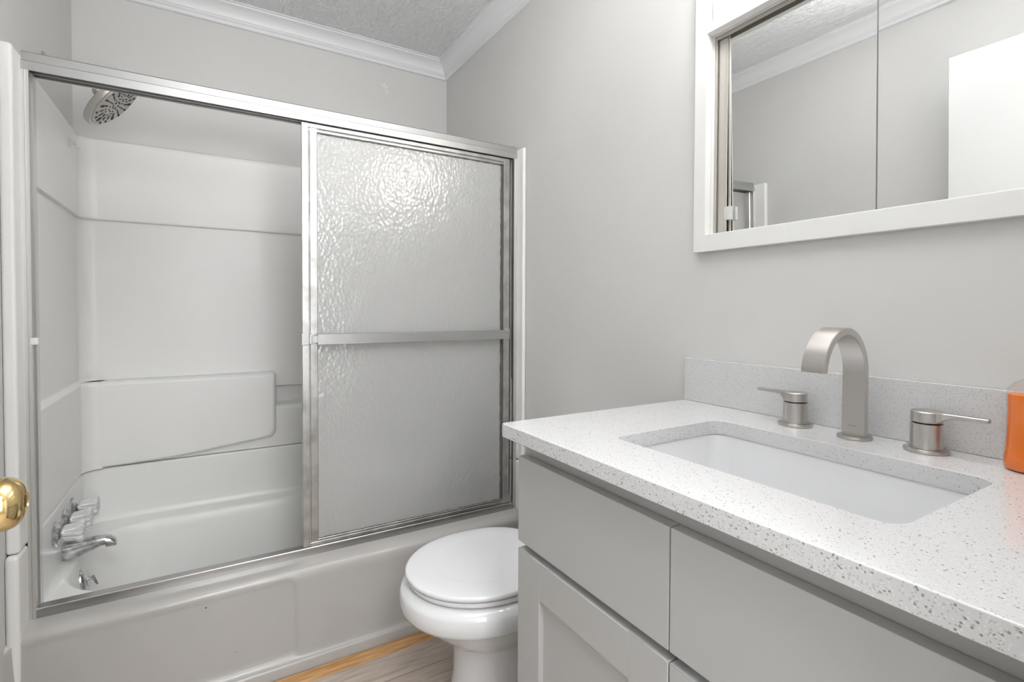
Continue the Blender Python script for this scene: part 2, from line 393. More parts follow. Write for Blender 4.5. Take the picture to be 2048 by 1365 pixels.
bm = bmesh.new(); lathe(bm, [(0.0, 0), (0.03, 0), (0.034, 0.002), (0.03, 0.004), (0, 0.004)], (-0.15, 2.03, 0.0495), (0, 0, 1), 24)
finish('drain', bm, CHROME, tub)

# ------------------------------------------------------------------ shower surround panels
sur = empty('shower_surround', (0.32, 2.35, 0.51), 'glossy white moulded wall surround rising above the bathtub', 'shower surround')
bm = bmesh.new()
usweep(bm, [(0.001, 0.001, 0.5072), (0.027, 0.061, 0.5072), (0.032, 0.065, 0.509), (0.033, 0.066, 0.514), (0.033, 0.066, 0.655), (0.033, 0.062, 0.672), (0.033, 0.052, 0.683), (0.033, 0.014, 0.688), (0.033, 0.008, 0.694), (0.033, 0.008, 0.748),
            (0.033, 0.012, 0.755), (0.033, 0.026, 0.759), (0.033, 0.027, 0.812), (0.031, 0.027, 0.820), (0.020, 0.027, 0.826), (0.0175, 0.026, 0.834), (0.0165, 0.025, 1.405), (0.0175, 0.026, 1.4095), (0.0245, 0.034, 1.411), (0.0265, 0.036, 1.414),
            (0.0265, 0.036, 1.422), (0.025, 0.034, 1.69), (0.022, 0.030, 1.703), (0.014, 0.022, 1.709), (0.001, 0.001, 1.7095)])
finish('wall_panel', bm, FIBRE, sur, 50)
# raised back section on the left with its corner cut away underneath
bm = bmesh.new()
def bulge(y, g):   # outline grown inward by g
    top = 0.822-g; xr = 0.246-g; r = 0.016; P = [(-0.398, top)]
    for k in range(7):
        a = math.radians(90-90*k/6); P.append((xr-r+r*math.cos(a), top-r+r*math.sin(a)))
    br = 0.040; zbm = 0.521 + g*1.1
    for k in range(7):
        a = math.radians(0-62*k/6); P.append((xr-br+br*math.cos(a), zbm+0.030+0.030+br*math.sin(a)*0.9))
    for x, z in ((0.13, 0.540), (0.02, 0.527), (-0.12, 0.5135), (-0.25, 0.5088), (-0.398, 0.5085)): P.append((x, z+g*0.8*(1 if x > -0.3 else 0.5)))
    return [(x, y, z) for x, z in P]
loft(bm, [bulge(YB-0.03, 0.0), bulge(2.343, 0.0), bulge(2.337, 0.001), bulge(2.331, 0.0035), bulge(2.326, 0.0075), bulge(2.323, 0.012), bulge(2.322, 0.016)], False, True)
arc = [(-0.330+0.052*math.cos(math.radians(a)), 2.2705+0.052*math.sin(math.radians(a))) for a in range(190, 89, -10)] + [(-0.30, 2.375), (-0.400, 2.375), (-0.400, 2.25)]
loft(bm, [[(x, y, 0.5085) for x, y in arc], [(x, y, 0.806) for x, y in arc], [(x-0.004, y+0.004, 0.816) for x, y in arc], [(x-0.012, y+0.012, 0.822) for x, y in arc]])
finish('raised_backrest', bm, FIBRE, sur, 50)
for a, b, in ((XL, -0.387), (1.036, XR)):
    bm = bmesh.new(); bx(bm, a, b, 1.630 if a == XL else 1.647, 1.705, 0.5012, 1.7095, 0.0075, 3); finish('flange', bm, FIBRE, sur)
bm = bmesh.new(); lathe(bm, [(0, 0), (0.003, 0), (0.004, 0.0015), (0.002, 0.003), (0, 0.003)], (0.243, 2.352, 0.786), (1, -0.3, 0), 12)
# small dark hole cover at the backrest's end
finish('drill_plug', bm, SHADE_PLUG, sur)

# clear suction hook on the side wall panel
HK = Vector((XL+0.0262, 2.21, 1.638))
hk = empty('suction_hook', HK, 'small clear suction hook stuck high on the left shower wall', 'hook')
bm = bmesh.new(); lathe(bm, [(0.0, 0), (0.017, 0), (0.016, 0.002), (0.009, 0.005), (0.006, 0.010), (0.007, 0.013), (0.0, 0.014)], HK, (1, 0, 0), 24); finish('suction_cup', bm, PLASTB, hk)
bm = bmesh.new(); tube(bm, [HK+Vector((0.012, 0, 0.004)), HK+Vector((0.014, 0, -0.012)), HK+Vector((0.020, 0, -0.018)), HK+Vector((0.026, 0, -0.012))], 0.002, 8); finish('hook', bm, PLASTB, hk)

# ------------------------------------------------------------------ tub faucet
tf = empty('tub_faucet', (-0.38, 2.09, 0.37), 'chrome tub spout with three clear fluted knobs on the left end of the tub', 'faucet')
XW = XL + 0.034
for y in (1.904, 2.011, 2.121):
    o0 = Vector((XW, y, 0.440)); bm = bmesh.new()
    lathe(bm, [(0.0, 0.0), (0.036, 0.0), (0.037, 0.004), (0.035, 0.007), (0.029, 0.008), (0.023, 0.012), (0.0145, 0.014), (0.012, 0.016), (0.0115, 0.028), (0.0, 0.029)], o0, (1, 0, 0), 36)
    h = finish('faucet_handle', bm, CHROME, tf); 
    bm = bmesh.new()
    def fl(a, r, hh, r0=0.0): return r*(1 + (0.07 if 0.022 < hh < 0.05 else 0.13 if hh >= 0.05 else 0)*math.cos(12*a)) if r > 0.004 else r
    lathe(bm, [(0.0, 0.020), (0.0185, 0.020), (0.0215, 0.024), (0.0225, 0.036), (0.0245, 0.048), (0.028, 0.055), (0.029, 0.061), (0.026, 0.067), (0.018, 0.069), (0.010, 0.066), (0.0, 0.065)], o0, (1, 0, 0), 96, fl)
    k = finish('acrylic_knob', bm, ACRYL, tf); tag(k, 'clear fluted knob'); k.parent = h; k.location = (0, 0, 0)
    bm = bmesh.new(); lathe(bm, [(0, 0.028), (0.0085, 0.028), (0.0075, 0.060), (0.005, 0.064), (0, 0.064)], o0, (1, 0, 0), 20)
    k = finish('handle_stem', bm, CHROME, tf); k.parent = h; k.location = (0, 0, 0)
bm = bmesh.new()   # spout, tapering with a downturned nose
loops = []
for x, zt, zb_, hw in ((0.0, 0.0270, -0.0270, 0.0260), (0.006, 0.0280, -0.0280, 0.0270), (0.03, 0.0285, -0.024, 0.0262), (0.06, 0.0290, -0.014, 0.0235), (0.09, 0.0290, -0.003, 0.0205),
                     (0.102, 0.0285, 0.000, 0.020), (0.104, 0.0280, -0.008, 0.020), (0.114, 0.0240, -0.0085, 0.0195), (0.124, 0.0150, -0.0080, 0.0185), (0.130, 0.0020, -0.0070, 0.017)):
    cz = (zt+zb_)/2; hz = (zt-zb_)/2
    loops.append([(XW+x, 2.00 + hw*math.copysign(abs(math.cos(a))**0.75, math.cos(a)), 0.352 + cz + hz*math.copysign(abs(math.sin(a))**0.75, math.sin(a))) for a in [2*PI*i/28 for i in range(28)]])
loft(bm, loops); finish('tub_spout', bm, CHROME, tf, 50)

# ------------------------------------------------------------------ shower head
sh = empty('rain_shower', (XL, 2.045, 1.83), 'round brushed nickel shower head on an arm from the left shower wall', 'shower head')
bm = bmesh.new(); lathe(bm, [(0, 0.0), (0.026, 0.0), (0.026, 0.003), (0.018, 0.008), (0.011, 0.010), (0, 0.010)], (XL, 2.03, 1.826), (1, 0, 0), 32); finish('escutcheon', bm, HEADM, sh)
HN = Vector((0.7526, -0.0336, -0.6577)).normalized()
HC = Vector((-0.2455, 2.04, 1.734))      # centre of the face
joint = HC - HN*0.062
bm = bmesh.new(); a0 = Vector((XL, 2.03, 1.826)); pts = []
for t in [i/12 for i in range(13)]:
    p1 = a0 + Vector((0.06, 0.003, 0.002)); p2 = joint - HN*0.03
    pts.append((1-t)**3*a0 + 3*(1-t)**2*t*p1 + 3*(1-t)*t*t*p2 + t**3*joint)
tube(bm, pts, 0.009, 16); finish('shower_arm', bm, HEADM, sh)
bm = bmesh.new()
lathe(bm, [(0, -0.068), (0.012, -0.066), (0.018, -0.058), (0.018, -0.048), (0.014, -0.042), (0.016, -0.036), (0.030, -0.030), (0.070, -0.024), (0.090, -0.022), (0.0955, -0.019), (0.0975, -0.012), (0.0965, -0.003), (0.094, -0.0005), (0.088, -0.0005), (0.0, -0.0005)], HC, HN, 64)
hd = sub(finish('head_housing', bm, HEADM, sh))
bm = bmesh.new(); lathe(bm, [(0, 0.003), (0.083, 0.0025), (0.0865, 0.0015), (0.087, -0.001)], HC, HN, 56); fp = finish('face_plate', bm, HEADF, sh); fp.parent = hd; fp.location = (0, 0, 0)
bm = bmesh.new(); q = Vector((0, 0, 1)).rotation_difference(HN)
def slot(cx, cy, l, wd, a):
    cx *= 1.12; cy *= 1.12; l *= 1.15; wd *= 1.15
    M = Matrix.Translation(HC) @ q.to_matrix().to_4x4() @ Matrix.Translation((cx, cy, 0.0032)) @ Matrix.Rotation(a, 4, 'Z')
    pts = []
    for s, b0 in ((1, -90), (-1, 90)):
        for k in range(7): a_ = math.radians(b0 + 180*k/6); pts.append((s*(l/2) + wd*math.cos(a_), wd*math.sin(a_)))
    loft(bm, [[M @ Vector((x, y, 0)) for x, y in pts], [M @ Vector((x, y, 0.0012)) for x, y in pts]])
for k in range(18):
    a = 2*PI*k/18; c, s_ = math.cos(a), math.sin(a)
    if k % 3 == 0: slot(0.060*c, 0.060*s_, 0.010, 0.0032, a); slot(0.043*c, 0.043*s_, 0.005, 0.0022, a)
    elif k % 3 == 1: slot(0.068*c, 0.068*s_, 0.0005, 0.0036, a); slot(0.052*c, 0.052*s_, 0.010, 0.0012, a); slot(0.038*c, 0.038*s_, 0.0005, 0.0020, a)
    else: slot(0.066*c, 0.066*s_, 0.0005, 0.0034, a); slot(0.050*c, 0.050*s_, 0.014, 0.0010, a); slot(0.035*c, 0.035*s_, 0.0005, 0.0018, a)
for k in range(12):
    a = 2*PI*k/12+0.2; slot(0.024*math.cos(a), 0.024*math.sin(a), 0.001, 0.0016, a)
for k in range(7):
    a = 2*PI*k/7; slot(0.012*math.cos(a), 0.012*math.sin(a), 0.003, 0.0014, a+PI/2)
nz = finish('spray_nozzles', bm, RUBBER, sh); tag(nz, kind='stuff'); nz.parent = hd; nz.location = (0, 0, 0)

# ------------------------------------------------------------------ sliding shower enclosure
en = empty('shower_enclosure', (0.32, D, 0.31), 'aluminium framed sliding shower doors with pebbled glass on the tub rim', 'shower door')
FX0, FX1 = -0.387, 1.036
bm = bmesh.new()   # header: stepped face
hp = [(D, 1.6725), (D-0.0005, 1.694), (D+0.003, 1.6965), (D+0.005, 1.7165), (D+0.0075, 1.7185), (D+0.010, 1.7204), (D+0.048, 1.7204), (D+0.050, 1.716), (D+0.050, 1.6725),
      (D+0.047, 1.6725), (D+0.047, 1.682), (D+0.028, 1.682), (D+0.028, 1.6735), (D+0.024, 1.6735), (D+0.024, 1.682), (D+0.003, 1.682), (D+0.003, 1.6725)]
prism(bm, hp, 'x', FX0, FX1); finish('header_rail', bm, ALU, en, 20)
bm = bmesh.new()   # sill
spf = [(D, 0.3085), (D, 0.331), (D+0.002, 0.333), (D+0.030, 0.333), (D+0.032, 0.331), (D+0.050, 0.320), (D+0.050, 0.3085)]
prism(bm, spf, 'x', FX0+0.014, FX1-0.013); finish('sill_rail', bm, ALUS, en, 20)
for a, s in ((FX0, 1), (FX1, -1)):
    bm = bmesh.new()
    jp = [(a, D), (a+s*0.006, D), (a+s*0.007, D+0.0015), (a+s*0.0085, D), (a+s*0.0145, D), (a+s*0.0155, D+0.004), (a+s*0.0145, D+0.018), (a+s*0.018, D+0.022), (a+s*0.018, D+0.048), (a, D+0.048)]
    prism(bm, jp, 'z', 0.3088, 1.6725); j = finish('side_jamb', bm, ALUJ, en, 20); j['_o'] = (0, 0, 0)
    if s == 1:
        bm = bmesh.new(); bx(bm, a+0.010, a+0.026, D-0.002, D+0.016, 0.996, 1.014, 0.003, 2); b = finish('bumper', bm, WHITEP, en); b.parent = j; b.location = (0, 0, 0); tag(b, 'white plastic bumper')

def sliding_panel(x0, x1, y, z0, z1, bar):
    """frame in front at y, glass in a channel behind the lip"""
    sw = 0.0205; t = 0.011
    bm = bmesh.new()
    for (a, b, c, e) in ((x0, x0+sw, z0, z1), (x1-0.0265, x1, z0, z1)):
        bx(bm, a, b, y, y+t, c, e, 0.0012, 1)
    bx(bm, x0+0.006, x0+0.0095, y-0.001, y, z0+0.002, z1-0.002); bx(bm, x1-0.0105, x1-0.007, y-0.001, y, z0+0.002, z1-0.002)
    bx(bm, x0+sw-0.001, x1-0.0255, y+0.001, y+t, z1-0.0125, z1, 0.001, 1); bx(bm, x0+sw-0.001, x1-0.0255, y+0.001, y+t, z0, z0+0.011, 0.001, 1)
    # inner channel lips
    bx(bm, x0+sw+0.0035, x0+sw+0.026, y+0.0035, y+t, z0+0.004, z1-0.004, 0.0012, 1)
    bx(bm, x0+sw, x1-0.026, y+0.0040, y+t, z1-0.0235, z1-0.0155, 0.001, 1); bx(bm, x0+sw, x1-0.026, y+0.0040, y+t, z0+0.0135, z0+0.018, 0.001, 1)
    p = sub(finish('sliding_panel', bm, ALUD, en, 20))
    def add(name, bm, m, lab=None):
        o = finish(name, bm, m, en); o.parent = p; o.location = (0, 0, 0)
        if lab: tag(o, lab)
        return o
    bm = bmesh.new(); bx(bm, x0+sw-0.002, x1-0.024, y+0.0072, y+0.0100, z0+0.006, z1-0.006)
    g = add('glass_pane', bm, OBSC, 'pebbled translucent glass')
    # dark strips around the pane, painting the shade seen through its edge
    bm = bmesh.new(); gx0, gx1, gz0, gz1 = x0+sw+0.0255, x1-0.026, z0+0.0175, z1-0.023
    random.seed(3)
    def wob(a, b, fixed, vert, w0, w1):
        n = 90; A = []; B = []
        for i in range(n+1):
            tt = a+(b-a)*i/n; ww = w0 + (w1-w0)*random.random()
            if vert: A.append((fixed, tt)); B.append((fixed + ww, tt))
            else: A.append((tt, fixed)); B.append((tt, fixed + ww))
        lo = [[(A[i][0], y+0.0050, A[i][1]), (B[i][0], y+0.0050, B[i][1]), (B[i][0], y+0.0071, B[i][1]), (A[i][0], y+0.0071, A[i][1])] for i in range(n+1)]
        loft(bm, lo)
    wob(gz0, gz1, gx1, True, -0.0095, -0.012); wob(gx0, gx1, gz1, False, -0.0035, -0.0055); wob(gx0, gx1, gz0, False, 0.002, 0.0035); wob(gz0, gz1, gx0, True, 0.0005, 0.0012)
    add('glass_edge_shade', bm, SHADE_PLUG)
    if bar:
        zb0, zb1, yb = 0.9775, 1.0105, y-0.036
        bm = bmesh.new(); prism(bm, [(yb, zb0), (yb, zb1-0.002), (yb+0.002, zb1), (yb+0.010, zb1), (yb+0.010, zb1-0.003), (yb+0.004, zb1-0.004), (yb+0.004, zb0+0.003), (yb+0.010, zb0+0.002), (yb+0.010, zb0-0.001), (yb+0.002, zb0-0.001)], 'x', x0+0.0405, x1-0.022)
        tb = add('towel_bar', bm, ALU, 'polished flat towel bar')
        bm = bmesh.new()
        bx(bm, x0-0.003, x0+0.021, y-0.006, y+0.006, zb0-0.003, zb1+0.003, 0.0012, 1); bx(bm, x0+0.018, x0+0.031, y-0.016, y-0.002, zb0+0.001, zb1-0.001, 0.001, 1); bx(bm, x0+0.025, x0+0.048, yb+0.006, y-0.010, zb0+0.006, zb1-0.006)
        add('bar_bracket', bm, ALU); bm = bmesh.new()
        bx(bm, x1-0.024, x1, y-0.006, y+0.006, zb0-0.003, zb1+0.003, 0.0012, 1); bx(bm, x1-0.024, x1-0.018, yb+0.004, y-0.002, zb0+0.001, zb1-0.001, 0.001, 1)
        add('bar_bracket', bm, ALU)
    else:
        bm = bmesh.new(); bx(bm, x0+0.03, x1-0.03, y+0.030, y+0.034, 0.98, 1.008, 0.001, 1)
        bx(bm, x0+0.004, x0+0.034, y+t, y+0.034, 0.98, 1.008, 0.001, 1); bx(bm, x1-0.034, x1-0.004, y+t, y+0.034, 0.98, 1.008, 0.001, 1); add('towel_bar', bm, ALU, 'polished flat towel bar')
        bm = bmesh.new(); bx(bm, x1-0.006, x1+0.012, y-0.002, y+0.008, 0.984, 1.004, 0.001, 1); add('bar_bracket', bm, ALU)
    return p
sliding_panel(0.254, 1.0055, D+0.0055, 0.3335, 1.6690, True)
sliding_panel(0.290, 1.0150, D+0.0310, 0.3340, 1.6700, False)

# ------------------------------------------------------------------ wood strip on the floor along the apron
bm = bmesh.new(); prism(bm, [(1.5905, 0.0), (1.5905, 0.012), (1.575, 0.0135), (1.556, 0.010), (1.552, 0.0)], 'x', XL, XR-0.005)
tag(finish('wood_floor_strip', bm, WOODSTRIP), 'narrow raw pine strip on the floor against the tub apron', 'trim strip')
# glue residue on the back wall
random.seed(8); bm = bmesh.new()
for k in range(16):
    z = 2.118 + 0.042*random.random(); x = 0.735 + 0.018*(random.random()-0.5) + (2.14-z)*0.1
    if k < 5: z = 2.150 + 0.012*random.random()
    r = 0.0035 + 0.003*random.random()
    lathe(bm, [(0, 0.0006), (r*0.7, 0.0005), (r, 0), ], (x, YB-0.0003, z), (0, -1, 0), 8)
tag(finish('adhesive_residue', bm, GLUE), 'patch of shiny glue residue on the back wall above the shower header', 'residue', kind='stuff')

# ------------------------------------------------------------------ toilet
TY = 1.238
to = empty('toilet', (0.78, TY, 0), 'white porcelain toilet with closed lid, standing between tub and vanity', 'toilet')
def egg(xf, xb, hw, z, n=56, ysh=0.0, p=2.6, fr=1.12):
    xc = xf + hw*fr; out = []
    for i in range(n):
        a = 2*PI*i/n; c, s = math.cos(a), math.sin(a)
        if c <= 0: out.append((xc + (xc-xf)*c, TY + hw*s, z))
        else:
            out.append((xc + (xb-xc)*math.copysign(abs(c)**(2/p), c), TY + hw*math.copysign(abs(s)**(2/p), s), z))
    return out
bm = bmesh.new()
L = [egg(0.560, 0.98, 0.122, 0.0), egg(0.556, 0.98, 0.125, 0.012), egg(0.566, 0.98, 0.118, 0.045), egg(0.572, 0.98, 0.112, 0.10), egg(0.570, 0.98, 0.110, 0.16), egg(0.556, 0.98, 0.116, 0.195),
     egg(0.545, 0.97, 0.122, 0.206), egg(0.535, 0.97, 0.128, 0.214), egg(0.505, 0.97, 0.145, 0.236), egg(0.478, 0.965, 0.162, 0.262), egg(0.462, 0.96, 0.173, 0.281), egg(0.452, 0.96, 0.179, 0.2885), egg(0.432, 0.955, 0.192, 0.2960), egg(0.4240, 0.955, 0.197, 0.308), egg(0.4215, 0.95, 0.1985, 0.325),
     egg(0.4225, 0.95, 0.198, 0.342), egg(0.428, 0.95, 0.193, 0.353), egg(0.443, 0.95, 0.183, 0.3605), egg(0.458, 0.95, 0.172, 0.364), egg(0.50, 0.92, 0.14, 0.364)]
loft(bm, L); finish('bowl', bm, PORC, to, 60)
bm = bmesh.new()
L = [egg(0.452, 0.86, 0.178, 0.3665), egg(0.446, 0.862, 0.182, 0.368), egg(0.443, 0.864, 0.184, 0.373), egg(0.444, 0.864, 0.183, 0.378), egg(0.450, 0.86, 0.178, 0.3805)]
loft(bm, L); finish('seat', bm, SEATW, to, 50)
bm = bmesh.new()
L = [egg(0.450, 0.858, 0.178, 0.3825), egg(0.441, 0.862, 0.184, 0.3832), egg(0.437, 0.865, 0.1865, 0.388), egg(0.438, 0.864, 0.186, 0.3945), egg(0.444, 0.86, 0.182, 0.3970), egg(0.470, 0.845, 0.162, 0.3982), egg(0.505, 0.82, 0.135, 0.3984),
     egg(0.520, 0.808, 0.124, 0.3976), egg(0.530, 0.80, 0.116, 0.3972), egg(0.60, 0.75, 0.05, 0.3972)]
loft(bm, L); finish('lid', bm, SEATW, to, 60)
for s in (-1, 1):
    bm = bmesh.new(); bx(bm, 0.852, 0.885, TY+s*0.07-0.016, TY+s*0.07+0.016, 0.3645, 0.392, 0.006, 3); finish('hinge', bm, SEATW, to)
bm = bmesh.new(); bx(bm, 0.905, 1.040, TY-0.185, TY+0.180, 0.364, 0.645, 0.02, 4); finish('tank', bm, PORC, to)
bm = bmesh.new(); bx(bm, 0.897, 1.045, TY-0.193, TY+0.188, 0.645, 0.675, 0.010, 3); finish('tank_lid', bm, PORC, to)
bm = bmesh.new(); tube(bm, [(0.905, TY+0.12, 0.60), (0.890, TY+0.12, 0.60)], 0.007); tube(bm, [(0.893, TY+0.125, 0.60), (0.888, TY+0.06, 0.595)], 0.005); finish('flush_lever', bm, CHROME, to)

# ------------------------------------------------------------------ vanity cabinet
VY0, VY1, VX = 0.090, 0.862, 0.531
va = empty('vanity_cabinet', (0.78, 0.476, 0), 'light grey shaker vanity cabinet under the speckled countertop', 'cabinet')
bm = bmesh.new()
bx(bm, VX+0.021, XR-0.004, VY1-0.018, VY1-0.001, 0.0, 0.8347); bx(bm, VX+0.021, XR-0.004, VY0, VY0+0.018, 0.0, 0.8347)
bx(bm, VX+0.0212, VX+0.039, VY0+0.018, VY1-0.018, 0.765, 0.8347); bx(bm, VX+0.0212, VX+0.039, VY0+0.018, VY1-0.018, 0.600, 0.640)
bx(bm, VX+0.0212, VX+0.039, 0.452, 0.486, 0.1, 0.765); bx(bm, VX+0.022, XR-0.004, VY0+0.018, VY1-0.018, 0.095, 0.112)
bx(bm, XR-0.012, XR-0.004, VY0+0.018, VY1-0.018, 0.0, 0.72)
finish('carcass', bm, CAB, va, 0)
box('toe_kick', CAB, va, VX+0.085, VX+0.10, VY0+0.018, VY1-0.018, 0, 0.094)
ymid = 0.4705; g = 0.0012
for (a, b) in ((ymid+g, VY1-0.004), (VY0+0.002, ymid-g)):
    box('drawer_front', CAB, va, VX, VX+0.020, a, b, 0.6275, 0.7970, bev=0.0012, seg=2)
    bm = bmesh.new(); st = 0.076; z0, z1 = 0.115, 0.6125
    bx(bm, VX, VX+0.020, a, a+st, z0, z1, 0.0010, 1); bx(bm, VX, VX+0.020, b-st, b, z0, z1, 0.0010, 1)
    bx(bm, VX, VX+0.020, a+st-0.001, b-st+0.001, z1-0.0715, z1, 0.0010, 1); bx(bm, VX, VX+0.020, a+st-0.001, b-st+0.001, z0, z0+0.0715, 0.0010, 1)
    dr = sub(finish('cabinet_door', bm, CAB, va))
    bm = bmesh.new(); bx(bm, VX+0.0100, VX+0.016, a+st-0.004, b-st+0.004, z0+0.068, z1-0.068)
    pn = finish('door_panel', bm, CAB, va); pn.parent = dr; pn.location = (0, 0, 0)

# ------------------------------------------------------------------ countertop with sink cut-out
ct = empty('countertop', (0.78, 0.48, 0.835), 'white quartz countertop with grey specks and a sink cut-out', 'countertop')
CX0, CX1, CY0, CY1, CZ0, CZ1 = 0.5002, XR-0.001, 0.080, 0.874, 0.8352, 0.863
HX0, HX1, HY0, HY1 = 0.617, 0.901, 0.2425, 0.677
def slab_loop(x0, x1, y0, y1, r, z): return rrect(x0, x1, y0, y1, r, z, 6)
bm = bmesh.new(); e = 0.0022; h = 0.0012
outer = [slab_loop(CX0, CX1, CY0, CY1, 0.006, z) if k else slab_loop(CX0+e, CX1-e, CY0+e, CY1-e, 0.005, z) for k, z in ((0, CZ0), (1, CZ0+e), (1, CZ1-e), (0, CZ1))]
inner = [slab_loop(HX0-h, HX1+h, HY0-h, HY1+h, 0.026, CZ1), slab_loop(HX0, HX1, HY0, HY1, 0.025, CZ1-h), slab_loop(HX0, HX1, HY0, HY1, 0.025, CZ1-0.0225), slab_loop(HX0-h, HX1+h, HY0-h, HY1+h, 0.026, CZ0)]
allL = outer + inner + [outer[0]]
vs = [[bm.verts.new(p) for p in L_] for L_ in outer+inner]; vs.append(vs[0])
n_ = len(vs[0])
for A, B in zip(vs, vs[1:]):
    for i in range(n_):
        j = (i+1) % n_; bm.faces.new((A[i], A[j], B[j], B[i]))
finish('slab', bm, QZ, ct, 50)
box('backsplash', QZ, ct, XR-0.0195, XR-0.001, CY0, CY1, CZ1+0.0002, 0.9689, bev=0.0012, seg=2)

# sink
sk = empty('sink', (0.76, 0.46, 0.70), 'white rectangular undermount sink set below the countertop', 'sink')
bm = bmesh.new()
def sl(gx, z, r=0.03): return rrect(HX0-0.004+gx, HX1+0.004-gx, HY0-0.004+gx, HY1+0.004-gx, r, z, 6)
L = [sl(-0.02, 0.8350, 0.05), sl(-0.0005, 0.8350), sl(0.001, 0.832), sl(0.004, 0.80, 0.03), sl(0.012, 0.742, 0.035), sl(0.018, 0.722, 0.04), sl(0.032, 0.708, 0.045), sl(0.06, 0.702, 0.05), sl(0.11, 0.699, 0.02)]
L = L + [sl(0.11, 0.690, 0.02), sl(0.04, 0.690, 0.04), sl(0.0, 0.715, 0.04), sl(-0.009, 0.80, 0.035), sl(-0.02, 0.8300, 0.05)]
vsn = loft(bm, L, False, False)
for i in range(len(vsn[0])): j = (i+1) % len(vsn[0]); bm.faces.new((vsn[-1][i], vsn[-1][j], vsn[0][j], vsn[0][i]))
bm.faces.new(vsn[8]); bm.faces.new(vsn[9])
finish('basin', bm, PORC, sk, 60)
bm = bmesh.new(); lathe(bm, [(0, 0.004), (0.020, 0.004), (0.024, 0.0022), (0.030, 0.0022), (0.032, 0.0)], (0.76, 0.46, 0.699), (0, 0, 1), 36); finish('drain', bm, NICKEL, sk)

# ------------------------------------------------------------------ sink faucet
fa = empty('sink_faucet', (0.99, 0.46, CZ1), 'brushed nickel arched sink faucet with two lever handles behind the sink', 'faucet')
Z0 = CZ1
bm = bmesh.new()   # strap spout: riser, half-ellipse arch, outlet
W0, W1 = 0.4375, 0.4745
path = [(0.9835, Z0+0.004, 0.0065)]
for k in range(6): path.append((0.9835, Z0+0.004+0.112*(k+1)/6, 0.0065))
cx_, cz_, ra, rz_ = 0.9165, Z0+0.116, 0.067, 0.0750
for k in range(1, 31):
    a = math.radians(180*k/30*0.94); path.append((cx_+ra*math.cos(a), cz_+rz_*math.sin(a), 0.0065))
lx, lz, _ = path[-1]; path += [(lx-0.0006, lz-0.006, 0.0060)]
loops = []
for i, (x, z, t) in enumerate(path):
    a = Vector((path[min(i+1, len(path)-1)][0]-path[max(i-1, 0)][0], 0, path[min(i+1, len(path)-1)][1]-path[max(i-1, 0)][1])).normalized()
    nrm = Vector((a.z, 0, -a.x))*t; c = Vector((x, 0, z)); b = 0.0012
    P = []
    for s, yy in ((1, W0), (1, W1), (-1, W1), (-1, W0)):
        pass
    n2 = nrm.normalized()
    P = [c+nrm-n2*b+Vector((0, W0, 0)), c+nrm+Vector((0, W0+b, 0)), c+nrm+Vector((0, W1-b, 0)), c+nrm-n2*b+Vector((0, W1, 0)),
         c-nrm+n2*b+Vector((0, W1, 0)), c-nrm+Vector((0, W1-b, 0)), c-nrm+Vector((0, W0+b, 0)), c-nrm+n2*b+Vector((0, W0, 0))]
    loops.append(P)
loft(bm, loops); finish('spout', bm, NICKEL, fa, 35)
bm = bmesh.new(); lathe(bm, [(0, 0.0), (0.0265, 0.0), (0.027, 0.001), (0.027, 0.004), (0.0262, 0.0052), (0, 0.0052)], (0.984, 0.456, Z0+0.0002), (0, 0, 1), 48); finish('base_ring', bm, NICKEL, fa)
for y, s in ((0.567, 1), (0.354, -1)):
    c = Vector((0.992, y, Z0))
    bm = bmesh.new(); lathe(bm, [(0, 0), (0.0295, 0.0002), (0.030, 0.001), (0.030, 0.0045), (0.029, 0.006), (0.0215, 0.006), (0.0212, 0.0455), (0.0202, 0.0462), (0, 0.0462)], c+Vector((0, 0, 0.0002)), (0, 0, 1), 48)
    h = sub(finish('faucet_handle', bm, NICKEL, fa))
    bm = bmesh.new()    # cap that flows into a slim lever
    z0, z1 = Z0+0.0478, Z0+0.0655; R = 0.0212
    lathe(bm, [(0, 0), (R-0.001, 0), (R, 0.001), (R, z1-z0-0.0012), (R-0.0012, z1-z0), (0, z1-z0)], (c.x, c.y, z0), (0, 0, 1), 48)
    lv = []
    for t, hw, th in ((0.004, 0.0185, 0.0172), (0.014, 0.0150, 0.0168), (0.0205, 0.0105, 0.0140), (0.026, 0.0082, 0.0095), (0.033, 0.0072, 0.0072), (0.050, 0.0066, 0.0063), (0.0765, 0.0062, 0.0060)):
        yy = y + s*t; zt = z1-0.0002; b = 0.001
        lv.append([(c.x-hw+b, yy, zt), (c.x+hw-b, yy, zt), (c.x+hw, yy, zt-b), (c.x+hw, yy, zt-th+b), (c.x+hw-b, yy, zt-th), (c.x-hw+b, yy, zt-th), (c.x-hw, yy, zt-th+b), (c.x-hw, yy, zt-b)])
    loft(bm, lv); l = finish('lever', bm, NICKEL, fa, 40); l.parent = h; l.location = (0, 0, 0)
# tiny engraved maker's line at the foot of the spout
bm = bmesh.new()
for i in range(9):
    yy = 0.4625 - i*0.0015; bx(bm, 0.97685, 0.9771, yy, yy+0.0010, Z0+0.0215, Z0+0.0232 + (0.0003 if i in (0, 2) else 0))
finish('engraved_lettering', bm, mat('engraving', (0.30, 0.28, 0.26), 0.4, metal=0.8), fa)

